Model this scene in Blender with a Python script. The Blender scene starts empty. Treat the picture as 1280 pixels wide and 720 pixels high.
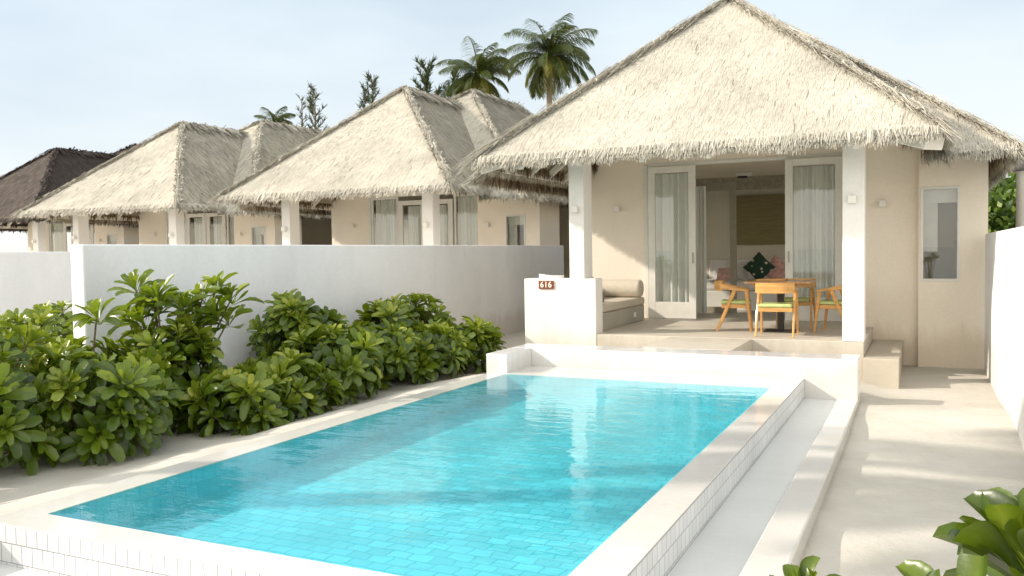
import bpy, math, random
import numpy as np
from mathutils import Vector, Matrix
random.seed(7); rng = np.random.default_rng(7)
scene = bpy.context.scene
col = bpy.data.collections.new('place'); scene.collection.children.link(col)
R = math.radians

# ------------------------------------------------------------------ helpers
def tag(o, label=None, cat=None, group=None, kind=None):
    if label: o['label'] = label
    if cat: o['category'] = cat
    if group: o['group'] = group
    if kind: o['kind'] = kind
    return o

def empty(name, loc=(0, 0, 0), rz=0.0):
    o = bpy.data.objects.new(name, None); col.objects.link(o)
    o.location = loc; o.rotation_euler = (0, 0, rz); o.empty_display_size = 0.3
    return o

class MB:
    """collects polygons of one mesh"""
    def __init__(s): s.v = []; s.f = []; s.t = []; s.tint = 0.5
    def add(s, vs, fs, tint=None):
        b = len(s.v); s.v += [tuple(p) for p in vs]; s.t += [s.tint if tint is None else tint] * len(vs)
        s.f += [tuple(b + i for i in f) for f in fs]; return s
    def box(s, x0, x1, y0, y1, z0, z1):
        vs = [(x0,y0,z0),(x1,y0,z0),(x1,y1,z0),(x0,y1,z0),(x0,y0,z1),(x1,y0,z1),(x1,y1,z1),(x0,y1,z1)]
        return s.add(vs, [(0,3,2,1),(4,5,6,7),(0,1,5,4),(1,2,6,5),(2,3,7,6),(3,0,4,7)])
    def quad(s, a, b, c, d, tint=None): return s.add([a,b,c,d], [(0,1,2,3)], tint)
    def bar(s, p0, p1, w0, h0, w1=None, h1=None, side=None):
        p0, p1 = Vector(p0), Vector(p1); w1 = w0 if w1 is None else w1; h1 = h0 if h1 is None else h1
        d = (p1 - p0).normalized()
        sd = Vector(side).normalized() if side else (d.cross(Vector((0,0,1))).normalized() if abs(d.z) < .95 else Vector((1,0,0)))
        up = sd.cross(d).normalized(); vs = []
        for p, w, h in ((p0,w0,h0),(p1,w1,h1)):
            vs += [p-sd*w/2-up*h/2, p+sd*w/2-up*h/2, p+sd*w/2+up*h/2, p-sd*w/2+up*h/2]
        return s.add(vs, [(3,2,1,0),(4,5,6,7),(0,1,5,4),(1,2,6,5),(2,3,7,6),(3,0,4,7)])
    def tube(s, pts, rad, n=8, caps=True):
        pts = [Vector(p) for p in pts]; rings = []; b = len(s.v); vs = []; fs = []
        for i, p in enumerate(pts):
            d = (pts[min(i+1,len(pts)-1)] - pts[max(i-1,0)]).normalized()
            a = d.cross(Vector((0,0,1)) if abs(d.z) < .9 else Vector((1,0,0))).normalized(); c = d.cross(a)
            r = rad[i] if hasattr(rad, '__len__') else rad
            for k in range(n):
                t = 2*math.pi*k/n; vs.append(p + a*math.cos(t)*r + c*math.sin(t)*r)
        for i in range(len(pts)-1):
            for k in range(n):
                fs.append((i*n+k, i*n+(k+1)%n, (i+1)*n+(k+1)%n, (i+1)*n+k))
        if caps: fs += [tuple(range(n))[::-1], tuple(range((len(pts)-1)*n, len(pts)*n))]
        return s.add(vs, fs)
    def lathe(s, prof, n=24, c=(0,0,0), axis='Z'):
        vs = []; fs = []
        for r, z in prof:
            for k in range(n):
                t = 2*math.pi*k/n; p = (r*math.cos(t), r*math.sin(t), z)
                if axis == 'X': p = (p[2], p[0], p[1])
                if axis == 'Y': p = (p[1], p[2], p[0])
                vs.append((p[0]+c[0], p[1]+c[1], p[2]+c[2]))
        for i in range(len(prof)-1):
            for k in range(n): fs.append((i*n+k, i*n+(k+1)%n, (i+1)*n+(k+1)%n, (i+1)*n+k))
        fs += [tuple(range(n))[::-1], tuple(range((len(prof)-1)*n, len(prof)*n))]
        return s.add(vs, fs)
    def build(s, name, mat, parent=None, smooth=False, bevel=0.0, loc=None, subsurf=0):
        me = bpy.data.meshes.new(name); me.from_pydata(s.v, [], s.f); me.materials.append(mat)
        at = me.attributes.new('tint', 'FLOAT', 'POINT'); at.data.foreach_set('value', s.t)
        if smooth: me.polygons.foreach_set('use_smooth', [True]*len(me.polygons))
        me.update()
        o = bpy.data.objects.new(name, me); col.objects.link(o)
        if parent: o.parent = parent
        if loc: o.location = loc
        if bevel:
            m = o.modifiers.new('bevel', 'BEVEL'); m.width = bevel; m.segments = 2; m.limit_method = 'ANGLE'; m.harden_normals = False
        if subsurf:
            m = o.modifiers.new('sub', 'SUBSURF'); m.levels = subsurf; m.render_levels = subsurf
        return o

def np_mesh(name, mat, verts, quads, tints, parent=None, smooth=False):
    """verts (N,3), quads (M,4) and one tint per vertex, as one mesh object"""
    me = bpy.data.meshes.new(name); n = len(verts); m = len(quads)
    me.vertices.add(n); me.vertices.foreach_set('co', np.asarray(verts, np.float32).ravel())
    me.loops.add(m*4); me.loops.foreach_set('vertex_index', np.asarray(quads, np.int32).ravel())
    me.polygons.add(m); me.polygons.foreach_set('loop_start', np.arange(0, m*4, 4, dtype=np.int32))
    me.polygons.foreach_set('loop_total', np.full(m, 4, np.int32))
    me.update(calc_edges=True); me.materials.append(mat)
    at = me.attributes.new('tint', 'FLOAT', 'POINT'); at.data.foreach_set('value', np.asarray(tints, np.float32))
    if smooth: me.polygons.foreach_set('use_smooth', np.ones(m, bool))
    me.validate()
    o = bpy.data.objects.new(name, me); col.objects.link(o)
    if parent: o.parent = parent
    return o

def copy_tree(o, parent=None):
    c = o.copy(); col.objects.link(c); c.parent = parent
    for ch in [x for x in col.objects if x.parent == o]: copy_tree(ch, c)
    return c

# ------------------------------------------------------------------ materials
class NT:
    def __init__(s, name):
        s.m = bpy.data.materials.new(name); s.m.use_nodes = True; s.t = s.m.node_tree; s.t.nodes.clear()
        s.out = s.n('ShaderNodeOutputMaterial')
    def n(s, kind, **kw):
        nd = s.t.nodes.new(kind)
        for k, v in kw.items():
            if k[0] == '_': setattr(nd, k[1:], v)
            else: nd.inputs[k.replace('__', ' ')].default_value = v
        return nd
    def l(s, a, b): s.t.links.new(a, b)
    def ramp(s, fac, stops):
        r = s.n('ShaderNodeValToRGB'); e = r.color_ramp.elements
        while len(e) < len(stops): e.new(0.5)
        for i, (p, c) in enumerate(stops): e[i].position = p; e[i].color = (*c, 1)
        s.l(fac, r.inputs['Fac']); return r.outputs['Color']

def pos(N, scale=(1,1,1), obj=False):
    if obj:
        v = N.n('ShaderNodeTexCoord').outputs['Object']
    else:
        v = N.n('ShaderNodeNewGeometry').outputs['Position']
    mp = N.n('ShaderNodeMapping'); mp.inputs['Scale'].default_value = scale; N.l(v, mp.inputs['Vector']); return mp.outputs['Vector']

def plaster(name, c, var=.06, rough=.85, bump=.25, streak=True, tone=None):
    N = NT(name); b = N.n('ShaderNodeBsdfPrincipled', Roughness=rough); N.l(b.outputs[0], N.out.inputs[0])
    n1 = N.n('ShaderNodeTexNoise', Scale=.9, Detail=6.0, Roughness=.65); N.l(pos(N, (1,1,.45) if streak else (1,1,1)), n1.inputs['Vector'])
    lo = tuple(x*(1-var*2) for x in c); hi = tuple(min(1, x*(1+var*.5)) for x in c)
    if tone: lo = tone
    cc = N.ramp(n1.outputs['Fac'], [(.28, lo), (.62, hi)])
    n2 = N.n('ShaderNodeTexNoise', Scale=28.0, Detail=5.0); N.l(pos(N), n2.inputs['Vector'])
    mx = N.n('ShaderNodeMixRGB', _blend_type='MULTIPLY', Fac=.12); N.l(cc, mx.inputs[1]); N.l(n2.outputs['Fac'], mx.inputs[2])
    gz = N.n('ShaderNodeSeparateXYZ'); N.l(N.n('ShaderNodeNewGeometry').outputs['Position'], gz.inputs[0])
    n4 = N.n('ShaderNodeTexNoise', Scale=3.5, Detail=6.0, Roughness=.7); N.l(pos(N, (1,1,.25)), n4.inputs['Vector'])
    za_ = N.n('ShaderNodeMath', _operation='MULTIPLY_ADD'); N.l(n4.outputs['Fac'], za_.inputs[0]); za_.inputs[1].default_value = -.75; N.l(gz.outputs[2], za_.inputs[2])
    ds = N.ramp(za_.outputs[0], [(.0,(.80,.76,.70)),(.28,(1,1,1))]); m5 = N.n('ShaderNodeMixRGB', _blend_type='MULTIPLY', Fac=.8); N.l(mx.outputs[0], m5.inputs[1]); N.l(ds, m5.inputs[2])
    N.l(m5.outputs[0], b.inputs['Base Color'])
    n3 = N.n('ShaderNodeTexNoise', Scale=6.0, Detail=8.0, Roughness=.6); N.l(pos(N), n3.inputs['Vector'])
    bp = N.n('ShaderNodeBump', Strength=bump, Distance=.02); N.l(n3.outputs['Fac'], bp.inputs['Height']); N.l(bp.outputs[0], b.inputs['Normal'])
    return N.m

def tint_mat(name, stops, rough=.9, scale=None, bump=0, spec=.3, translucent=0, tcol=None, coat=0):
    N = NT(name); b = N.n('ShaderNodeBsdfPrincipled', Roughness=rough); b.inputs['Specular IOR Level'].default_value = spec
    if coat: b.inputs['Coat Weight'].default_value = coat; b.inputs['Coat Roughness'].default_value = .2
    a = N.n('ShaderNodeAttribute', _attribute_name='tint')
    cc = N.ramp(a.outputs['Fac'], stops)
    n1 = N.n('ShaderNodeTexNoise', Scale=scale or 2.0, Detail=4.0); N.l(pos(N), n1.inputs['Vector'])
    mr = N.n('ShaderNodeMapRange'); mr.inputs[1].default_value = .3; mr.inputs[2].default_value = .7; mr.inputs[3].default_value = .78; mr.inputs[4].default_value = 1.1
    N.l(n1.outputs['Fac'], mr.inputs[0])
    mx = N.n('ShaderNodeMixRGB', _blend_type='MULTIPLY', Fac=1.0); N.l(cc, mx.inputs[1]); N.l(mr.outputs[0], mx.inputs[2])
    N.l(mx.outputs[0], b.inputs['Base Color'])
    if translucent:
        t = N.n('ShaderNodeBsdfTranslucent'); ms = N.n('ShaderNodeMixShader', Fac=translucent)
        m2 = N.n('ShaderNodeMixRGB', _blend_type='MIX', Fac=.6); N.l(mx.outputs[0], m2.inputs[1]); m2.inputs[2].default_value = (*tcol, 1)
        N.l(m2.outputs[0], t.inputs[0]); N.l(b.outputs[0], ms.inputs[1]); N.l(t.outputs[0], ms.inputs[2]); N.l(ms.outputs[0], N.out.inputs[0])
    else: N.l(b.outputs[0], N.out.inputs[0])
    return N.m

def simple(name, c, rough=.6, var=.08, scale=8, stretch=(1,1,1), spec=.4, bump=0.05, metallic=0, coat=0):
    N = NT(name); b = N.n('ShaderNodeBsdfPrincipled', Roughness=rough, Metallic=metallic); b.inputs['Specular IOR Level'].default_value = spec
    b.inputs['Coat Weight'].default_value = coat
    n1 = N.n('ShaderNodeTexNoise', Scale=scale, Detail=6.0, Roughness=.6); N.l(pos(N, stretch, True), n1.inputs['Vector'])
    cc = N.ramp(n1.outputs['Fac'], [(.3, tuple(x*(1-var*2) for x in c)), (.7, tuple(min(1, x*(1+var)) for x in c))])
    N.l(cc, b.inputs['Base Color'])
    bp = N.n('ShaderNodeBump', Strength=bump, Distance=.01); N.l(n1.outputs['Fac'], bp.inputs['Height']); N.l(bp.outputs[0], b.inputs['Normal'])
    N.l(b.outputs[0], N.out.inputs[0]); return N.m

def tiles(name, c, mortar, bw, rh, ms, mode, rough=.25, warp=0.0, var=.06, coat=0.0, offset=.5):
    N = NT(name); b = N.n('ShaderNodeBsdfPrincipled', Roughness=rough); b.inputs['Coat Weight'].default_value = coat; b.inputs['Coat Roughness'].default_value = .05
    g = N.n('ShaderNodeNewGeometry').outputs['Position']; sp = N.n('ShaderNodeSeparateXYZ'); N.l(g, sp.inputs[0]); cb = N.n('ShaderNodeCombineXYZ')
    if mode == 'wall':
        ad = N.n('ShaderNodeMath', _operation='ADD'); N.l(sp.outputs[0], ad.inputs[0]); N.l(sp.outputs[1], ad.inputs[1]); N.l(ad.outputs[0], cb.inputs[0])
        z = N.n('ShaderNodeMath', _operation='ADD'); N.l(sp.outputs[2], z.inputs[0]); z.inputs[1].default_value = -.348 + 10*rh; N.l(z.outputs[0], cb.inputs[1])
    else:
        N.l(sp.outputs[0], cb.inputs[0]); N.l(sp.outputs[1], cb.inputs[1])
    v = cb.outputs[0]
    if warp:
        nw = N.n('ShaderNodeTexNoise', Scale=5.0, Detail=2.0); N.l(v, nw.inputs['Vector'])
        sb = N.n('ShaderNodeVectorMath', _operation='SUBTRACT'); N.l(nw.outputs['Color'], sb.inputs[0]); sb.inputs[1].default_value = (.5,.5,.5)
        sc = N.n('ShaderNodeVectorMath', _operation='SCALE'); N.l(sb.outputs[0], sc.inputs[0]); sc.inputs['Scale'].default_value = warp
        ad2 = N.n('ShaderNodeVectorMath', _operation='ADD'); N.l(v, ad2.inputs[0]); N.l(sc.outputs[0], ad2.inputs[1]); v = ad2.outputs[0]
    br = N.n('ShaderNodeTexBrick', _offset=offset, _squash=1.0); N.l(v, br.inputs['Vector'])
    br.inputs['Scale'].default_value = 1; br.inputs['Brick Width'].default_value = bw; br.inputs['Row Height'].default_value = rh
    br.inputs['Mortar Size'].default_value = ms; br.inputs['Mortar Smooth'].default_value = .3
    br.inputs['Color1'].default_value = (*[x*(1-var) for x in c], 1); br.inputs['Color2'].default_value = (*[min(1, x*(1+var)) for x in c], 1); br.inputs['Mortar'].default_value = (*mortar, 1)
    n1 = N.n('ShaderNodeTexNoise', Scale=1.3, Detail=5.0); N.l(g, n1.inputs['Vector'])
    mr = N.n('ShaderNodeMapRange'); mr.inputs[1].default_value = .3; mr.inputs[2].default_value = .7; mr.inputs[3].default_value = .88; mr.inputs[4].default_value = 1.05; N.l(n1.outputs['Fac'], mr.inputs[0])
    mx = N.n('ShaderNodeMixRGB', _blend_type='MULTIPLY', Fac=1.0); N.l(br.outputs['Color'], mx.inputs[1]); N.l(mr.outputs[0], mx.inputs[2]); N.l(mx.outputs[0], b.inputs['Base Color'])
    bp = N.n('ShaderNodeBump', Strength=.4, Distance=.003); bp.invert = True; N.l(br.outputs['Fac'], bp.inputs['Height']); N.l(bp.outputs[0], b.inputs['Normal'])
    N.l(b.outputs[0], N.out.inputs[0]); return N.m

def schlick(N, f0, normal=None, gain=1.0):
    """reflectance from the angle between the eye line and the surface, the same from both sides"""
    g = N.n('ShaderNodeNewGeometry'); d = N.n('ShaderNodeVectorMath', _operation='DOT_PRODUCT'); N.l(g.outputs['Incoming'], d.inputs[0]); N.l(normal if normal else g.outputs['Normal'], d.inputs[1])
    a = N.n('ShaderNodeMath', _operation='ABSOLUTE'); N.l(d.outputs['Value'], a.inputs[0])
    b = N.n('ShaderNodeMath', _operation='SUBTRACT', _use_clamp=True); b.inputs[0].default_value = 1; N.l(a.outputs[0], b.inputs[1])
    p = N.n('ShaderNodeMath', _operation='POWER'); N.l(b.outputs[0], p.inputs[0]); p.inputs[1].default_value = 5
    m = N.n('ShaderNodeMath', _operation='MULTIPLY_ADD'); N.l(p.outputs[0], m.inputs[0]); m.inputs[1].default_value = (1-f0)*gain; m.inputs[2].default_value = f0
    return m.outputs[0]

def glass(name, tintc=(.97,.985,.975), f0=.10, rough=.01):
    N = NT(name); t = N.n('ShaderNodeBsdfTransparent', Color=(*tintc, 1)); g = N.n('ShaderNodeBsdfGlossy', Roughness=rough)
    m = N.n('ShaderNodeMixShader'); N.l(schlick(N, f0), m.inputs[0]); N.l(t.outputs[0], m.inputs[1]); N.l(g.outputs[0], m.inputs[2])
    N.l(m.outputs[0], N.out.inputs[0]); return N.m

def water_mat():
    N = NT('pool_water'); t = N.n('ShaderNodeBsdfTransparent', Color=(.55,.93,.96,1)); g = N.n('ShaderNodeBsdfGlossy', Roughness=.015)
    m = N.n('ShaderNodeMixShader')
    n1 = N.n('ShaderNodeTexNoise', Scale=2.6, Detail=3.0, Roughness=.5); N.l(pos(N, (1,1.9,1)), n1.inputs['Vector'])
    n2 = N.n('ShaderNodeTexNoise', Scale=12.0, Detail=2.0, Roughness=.5); N.l(pos(N, (1,2.2,1)), n2.inputs['Vector'])
    mu = N.n('ShaderNodeMath', _operation='MULTIPLY_ADD'); N.l(n2.outputs['Fac'], mu.inputs[0]); mu.inputs[1].default_value = .135; N.l(n1.outputs['Fac'], mu.inputs[2])
    bp = N.n('ShaderNodeBump', Strength=.8, Distance=.009); N.l(mu.outputs[0], bp.inputs['Height'])
    N.l(bp.outputs[0], g.inputs['Normal']); 
    N.l(schlick(N, .02, bp.outputs[0], 1.0), m.inputs[0]); N.l(t.outputs[0], m.inputs[1]); N.l(g.outputs[0], m.inputs[2]); N.l(m.outputs[0], N.out.inputs[0]); return N.m

def curtain_mat(name='curtain_cloth'):
    N = NT(name); d = N.n('ShaderNodeBsdfDiffuse', Color=(.9,.92,.86,1)); t = N.n('ShaderNodeBsdfTranslucent', Color=(.6,.64,.56,1)); m = N.n('ShaderNodeMixShader', Fac=.3)
    N.l(d.outputs[0], m.inputs[1]); N.l(t.outputs[0], m.inputs[2])
    n1 = N.n('ShaderNodeTexNoise', Scale=3.0, Detail=4.0); N.l(pos(N, (8,8,.3)), n1.inputs['Vector'])
    N.l(N.ramp(n1.outputs['Fac'], [(.3,(.84,.86,.81)),(.7,(.94,.95,.91))]), d.inputs[0])
    N.l(m.outputs[0], N.out.inputs[0]); return N.m

def sand_mat():
    N = NT('sand'); b = N.n('ShaderNodeBsdfPrincipled', Roughness=.95); b.inputs['Specular IOR Level'].default_value = .15
    n1 = N.n('ShaderNodeTexNoise', Scale=.8, Detail=8.0, Roughness=.7); N.l(pos(N), n1.inputs['Vector'])
    c1 = N.ramp(n1.outputs['Fac'], [(.3,(.44,.415,.36)),(.65,(.57,.54,.48))])
    n2 = N.n('ShaderNodeTexNoise', Scale=90.0, Detail=4.0, Roughness=.8); N.l(pos(N), n2.inputs['Vector'])
    c2 = N.ramp(n2.outputs['Fac'], [(.33,(.55,.52,.48)),(.42,(1,1,1))])
    mx = N.n('ShaderNodeMixRGB', _blend_type='MULTIPLY', Fac=.35); N.l(c1, mx.inputs[1]); N.l(c2, mx.inputs[2])
    vo = N.n('ShaderNodeTexVoronoi', Scale=5.0); N.l(pos(N), vo.inputs['Vector'])
    c3 = N.ramp(vo.outputs['Distance'], [(.02,(.5,.45,.38)),(.04,(1,1,1))])
    mx2 = N.n('ShaderNodeMixRGB', _blend_type='MULTIPLY', Fac=.7); N.l(mx.outputs[0], mx2.inputs[1]); N.l(c3, mx2.inputs[2])
    N.l(mx2.outputs[0], b.inputs['Base Color'])
    n3 = N.n('ShaderNodeTexNoise', Scale=7.0, Detail=10.0, Roughness=.72); N.l(pos(N), n3.inputs['Vector'])
    bp = N.n('ShaderNodeBump', Strength=.4, Distance=.04); N.l(n3.outputs['Fac'], bp.inputs['Height']); N.l(bp.outputs[0], b.inputs['Normal'])
    N.l(b.outputs[0], N.out.inputs[0]); return N.m

def leaf_mat(name, stops, tcol, rough=.30, tr=.28):
    N = NT(name); b = N.n('ShaderNodeBsdfPrincipled', Roughness=rough); b.inputs['Specular IOR Level'].default_value = .5
    a = N.n('ShaderNodeAttribute', _attribute_name='tint'); cc = N.ramp(a.outputs['Fac'], stops)
    n1 = N.n('ShaderNodeTexNoise', Scale=35.0, Detail=3.0); N.l(pos(N), n1.inputs['Vector'])
    mr = N.n('ShaderNodeMapRange'); mr.inputs[3].default_value = .7; mr.inputs[4].default_value = 1.25; N.l(n1.outputs['Fac'], mr.inputs[0])
    mx = N.n('ShaderNodeMixRGB', _blend_type='MULTIPLY', Fac=1.0); N.l(cc, mx.inputs[1]); N.l(mr.outputs[0], mx.inputs[2]); N.l(mx.outputs[0], b.inputs['Base Color'])
    bp = N.n('ShaderNodeBump', Strength=.25, Distance=.004); N.l(n1.outputs['Fac'], bp.inputs['Height']); N.l(bp.outputs[0], b.inputs['Normal'])
    t = N.n('ShaderNodeBsdfTranslucent', Color=(*tcol, 1)); ms = N.n('ShaderNodeMixShader', Fac=tr)
    N.l(b.outputs[0], ms.inputs[1]); N.l(t.outputs[0], ms.inputs[2]); N.l(ms.outputs[0], N.out.inputs[0]); return N.m

M = dict(
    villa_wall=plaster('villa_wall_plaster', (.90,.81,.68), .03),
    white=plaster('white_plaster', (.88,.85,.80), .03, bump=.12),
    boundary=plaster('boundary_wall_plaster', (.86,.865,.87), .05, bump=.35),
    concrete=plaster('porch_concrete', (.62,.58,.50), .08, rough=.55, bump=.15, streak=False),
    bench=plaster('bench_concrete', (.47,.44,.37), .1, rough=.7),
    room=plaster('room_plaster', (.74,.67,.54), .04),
    ceiling=simple('painted_boards', (.78,.74,.66), .6, .03),
    frame=simple('door_frame_paint', (.74,.72,.66), .4, .03, bump=.02),
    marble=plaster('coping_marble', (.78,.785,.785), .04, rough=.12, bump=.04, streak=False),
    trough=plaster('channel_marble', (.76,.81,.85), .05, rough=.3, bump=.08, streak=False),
    tile_wall=tiles('side_tiles', (.63,.645,.65), (.24,.24,.24), .088, .11, .003, 'wall', .3),
    pool_floor=tiles('pool_tiles', (.25,.61,.68), (.14,.46,.55), .14, .105, .006, 'floor', .4, warp=.07, var=.10),
    pool_side=tiles('pool_side_tiles', (.25,.61,.68), (.19,.54,.65), .11, .11, .004, 'wall', .4, warp=.03),
    water=water_mat(), glass=glass('door_glass'), sand=sand_mat(), curtain=curtain_mat(),
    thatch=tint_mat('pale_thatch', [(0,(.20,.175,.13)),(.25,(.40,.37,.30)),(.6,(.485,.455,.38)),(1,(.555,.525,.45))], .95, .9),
    thatch_base=simple('thatch_underlayer', (.36,.32,.24), .95, .15, 12, (1,1,1), bump=.6),
    thatch_dark=tint_mat('brown_thatch', [(0,(.035,.026,.02)),(.5,(.072,.058,.050)),(1,(.125,.10,.085))], .95, 3),
    thatch_dark_base=simple('brown_thatch_underlayer', (.06,.045,.035), .95, .15, 12, bump=.5),
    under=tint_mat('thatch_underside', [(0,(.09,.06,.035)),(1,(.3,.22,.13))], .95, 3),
    wood=simple('honey_teak', (.62,.33,.10), .42, .14, 5, (1,1,6), coat=.15),
    table=simple('table_teak', (.50,.27,.12), .4, .16, 4, (8,1,1), coat=.2),
    green=simple('green_cushion_cloth', (.50,.58,.24), .9, .08, 40, bump=.3),
    doorwood=simple('taupe_door_paint', (.30,.27,.20), .5, .06),
    black=simple('black_iron', (.03,.025,.02), .45, .1),
    linen=simple('beige_cushion_cloth', (.60,.54,.44), .95, .05, 30, bump=.2),
    taupe=simple('taupe_cushion_cloth', (.27,.23,.20), .95, .08, 30, bump=.3),
    whitecloth=simple('white_cloth', (.74,.70,.66), .95, .03, 20, bump=.2),
    pink=simple('pink_cushion_cloth', (.74,.42,.36), .95, .2, 14, bump=.2),
    panel=simple('headboard_wood', (.26,.21,.09), .6, .12, 3, (1,1,12)),
    sign=simple('sign_copper', (.24,.065,.025), .45, .12, 6),
    signwhite=simple('sign_lettering', (.82,.78,.70), .6, .02),
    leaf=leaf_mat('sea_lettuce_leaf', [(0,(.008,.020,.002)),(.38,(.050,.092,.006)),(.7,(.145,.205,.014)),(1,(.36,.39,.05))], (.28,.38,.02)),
    bark=simple('twig_bark', (.16,.12,.07), .9, .2, 20, bump=.5),
    palm=leaf_mat('palm_frond', [(0,(.02,.035,.01)),(.5,(.06,.085,.018)),(1,(.26,.24,.05))], (.22,.26,.03), .42, .2),
    needles=leaf_mat('casuarina_needles', [(0,(.02,.035,.015)),(1,(.09,.12,.045))], (.12,.16,.04), .7, .15),
    broad=leaf_mat('broad_leaf', [(0,(.02,.045,.008)),(.6,(.07,.13,.015)),(1,(.2,.28,.04))], (.2,.32,.03), .5, .25),
    trunk=simple('palm_trunk', (.26,.2,.14), .9, .2, 6, (1,1,4), bump=.6),
    lamp=simple('lamp_white_metal', (.80,.77,.70), .4, .02),
    grey=simple('grey_cap', (.16,.15,.15), .6, .1), metal=simple('handle_metal', (.35,.33,.3), .35, .05, metallic=1),
    blind=simple('roller_blind', (.52,.52,.46), .9, .04), socket=simple('socket_plastic', (.8,.79,.74), .4, .01),
)
# floral print for the diamond cushion
def floral():
    N = NT('floral_cushion_print'); b = N.n('ShaderNodeBsdfPrincipled', Roughness=.9); v = N.n('ShaderNodeTexVoronoi', Scale=9.0); N.l(pos(N, (1,1,1), True), v.inputs['Vector'])
    N.l(N.ramp(v.outputs['Distance'], [(.0,(.75,.45,.40)),(.22,(.70,.62,.5)),(.3,(.03,.07,.03)),(.6,(.02,.05,.03))]), b.inputs['Base Color']); N.l(b.outputs[0], N.out.inputs[0]); return N.m
M['floral'] = floral()
def sea_mat():
    N = NT('sea_water'); b = N.n('ShaderNodeBsdfPrincipled', Roughness=.12); b.inputs['Base Color'].default_value = (.03,.16,.2,1)
    n1 = N.n('ShaderNodeTexNoise', Scale=.8, Detail=5.0); N.l(pos(N), n1.inputs['Vector']); bp = N.n('ShaderNodeBump', Strength=.6, Distance=.2); N.l(n1.outputs['Fac'], bp.inputs['Height']); N.l(bp.outputs[0], b.inputs['Normal'])
    N.l(b.outputs[0], N.out.inputs[0]); return N.m
M['sea'] = sea_mat()

# ------------------------------------------------------------------ camera, sun, sky
cam_d = bpy.data.cameras.new('camera'); cam = bpy.data.objects.new('camera', cam_d); scene.collection.objects.link(cam); scene.camera = cam
Y, P, Ro = R(25.571), R(2.360), R(-.8790)
f0 = Vector((-math.sin(Y), math.cos(Y), 0)); r0 = Vector((math.cos(Y), math.sin(Y), 0)); u0 = Vector((0,0,1))
f = f0*math.cos(P) - u0*math.sin(P); u = u0*math.cos(P) + f0*math.sin(P)
r1 = r0*math.cos(Ro) + u*math.sin(Ro); u1 = u*math.cos(Ro) - r0*math.sin(Ro)
cam.matrix_world = Matrix(((r1.x,u1.x,-f.x,0),(r1.y,u1.y,-f.y,0),(r1.z,u1.z,-f.z,1.83),(0,0,0,1)))
cam_d.sensor_width = 36; cam_d.lens = 36*1074.07/1280; cam_d.clip_end = 5000; cam_d.clip_start = .05

SUN = Vector((1.6, .8, -1.0)).normalized()
sd = bpy.data.lights.new('sun', 'SUN'); sun = bpy.data.objects.new('sun', sd); scene.collection.objects.link(sun)
sd.energy = 4.9; sd.angle = R(.6); sd.color = (1.0, .90, .78); sun.rotation_euler = SUN.to_track_quat('-Z', 'Y').to_euler()
w = bpy.data.worlds.new('World'); scene.world = w; w.use_nodes = True; T = w.node_tree; T.nodes.clear()
o_ = T.nodes.new('ShaderNodeOutputWorld'); bg = T.nodes.new('ShaderNodeBackground'); sk = T.nodes.new('ShaderNodeTexSky')
sk.sky_type = 'NISHITA'; sk.sun_disc = False; sk.sun_elevation = math.asin(-SUN.z); sk.sun_rotation = math.atan2(-SUN.x, -SUN.y); sk.air_density = 1.0; sk.dust_density = .6; sk.ozone_density = 1.5
tc = T.nodes.new('ShaderNodeTexCoord'); mp = T.nodes.new('ShaderNodeMapping'); mp.inputs['Scale'].default_value = (1,1,3.2)
nz = T.nodes.new('ShaderNodeTexNoise'); nz.inputs['Scale'].default_value = 1.6; nz.inputs['Detail'].default_value = 7; nz.inputs['Roughness'].default_value = .5
T.links.new(tc.outputs['Generated'], mp.inputs[0]); T.links.new(mp.outputs[0], nz.inputs['Vector'])
rp = T.nodes.new('ShaderNodeValToRGB'); rp.color_ramp.elements[0].position = .36; rp.color_ramp.elements[0].color = (.55,.55,.55,1); rp.color_ramp.elements[1].position = .64; rp.color_ramp.elements[1].color = (.9,.9,.9,1)
T.links.new(nz.outputs['Fac'], rp.inputs[0])
mx = T.nodes.new('ShaderNodeMixRGB'); mx.inputs[2].default_value = (7.0,7.7,8.2,1)
# extra sky glow behind the camera, out of view, added to lift the shade
dt = T.nodes.new('ShaderNodeVectorMath'); dt.operation = 'DOT_PRODUCT'; T.links.new(tc.outputs['Generated'], dt.inputs[0]); dt.inputs[1].default_value = (-.05,-.93,.36)
mr = T.nodes.new('ShaderNodeMapRange'); mr.inputs[1].default_value = -.35; mr.inputs[2].default_value = .8; mr.inputs[3].default_value = 0; mr.inputs[4].default_value = 1; T.links.new(dt.outputs['Value'], mr.inputs[0])
cm = T.nodes.new('ShaderNodeMixRGB'); cm.inputs[2].default_value = (21,20.2,18.6,1); T.links.new(mr.outputs[0], cm.inputs[0]); T.links.new(cm.outputs[0], mx.inputs[2])
sx = T.nodes.new('ShaderNodeSeparateXYZ'); T.links.new(tc.outputs['Generated'], sx.inputs[0]); hz = T.nodes.new('ShaderNodeValToRGB')
hz.color_ramp.elements[0].position = .0; hz.color_ramp.elements[0].color = (1,1,1,1); hz.color_ramp.elements[1].position = .36; hz.color_ramp.elements[1].color = (0,0,0,1)
T.links.new(sx.outputs[2], hz.inputs[0]); hm = T.nodes.new('ShaderNodeMixRGB'); hm.inputs[1].default_value = (6.7,8.0,8.8,1); hm.inputs[2].default_value = (9.0,9.1,9.1,1)
T.links.new(hz.outputs[0], hm.inputs[0]); T.links.new(hm.outputs[0], cm.inputs[1])
T.links.new(rp.outputs[0], mx.inputs[0]); T.links.new(sk.outputs[0], mx.inputs[1]); T.links.new(mx.outputs[0], bg.inputs[0]); bg.inputs[1].default_value = .12; T.links.new(bg.outputs[0], o_.inputs[0])
scene.view_settings.view_transform = 'Standard'; scene.view_settings.look = 'None'; scene.view_settings.exposure = 0; scene.view_settings.gamma = 1
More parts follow.
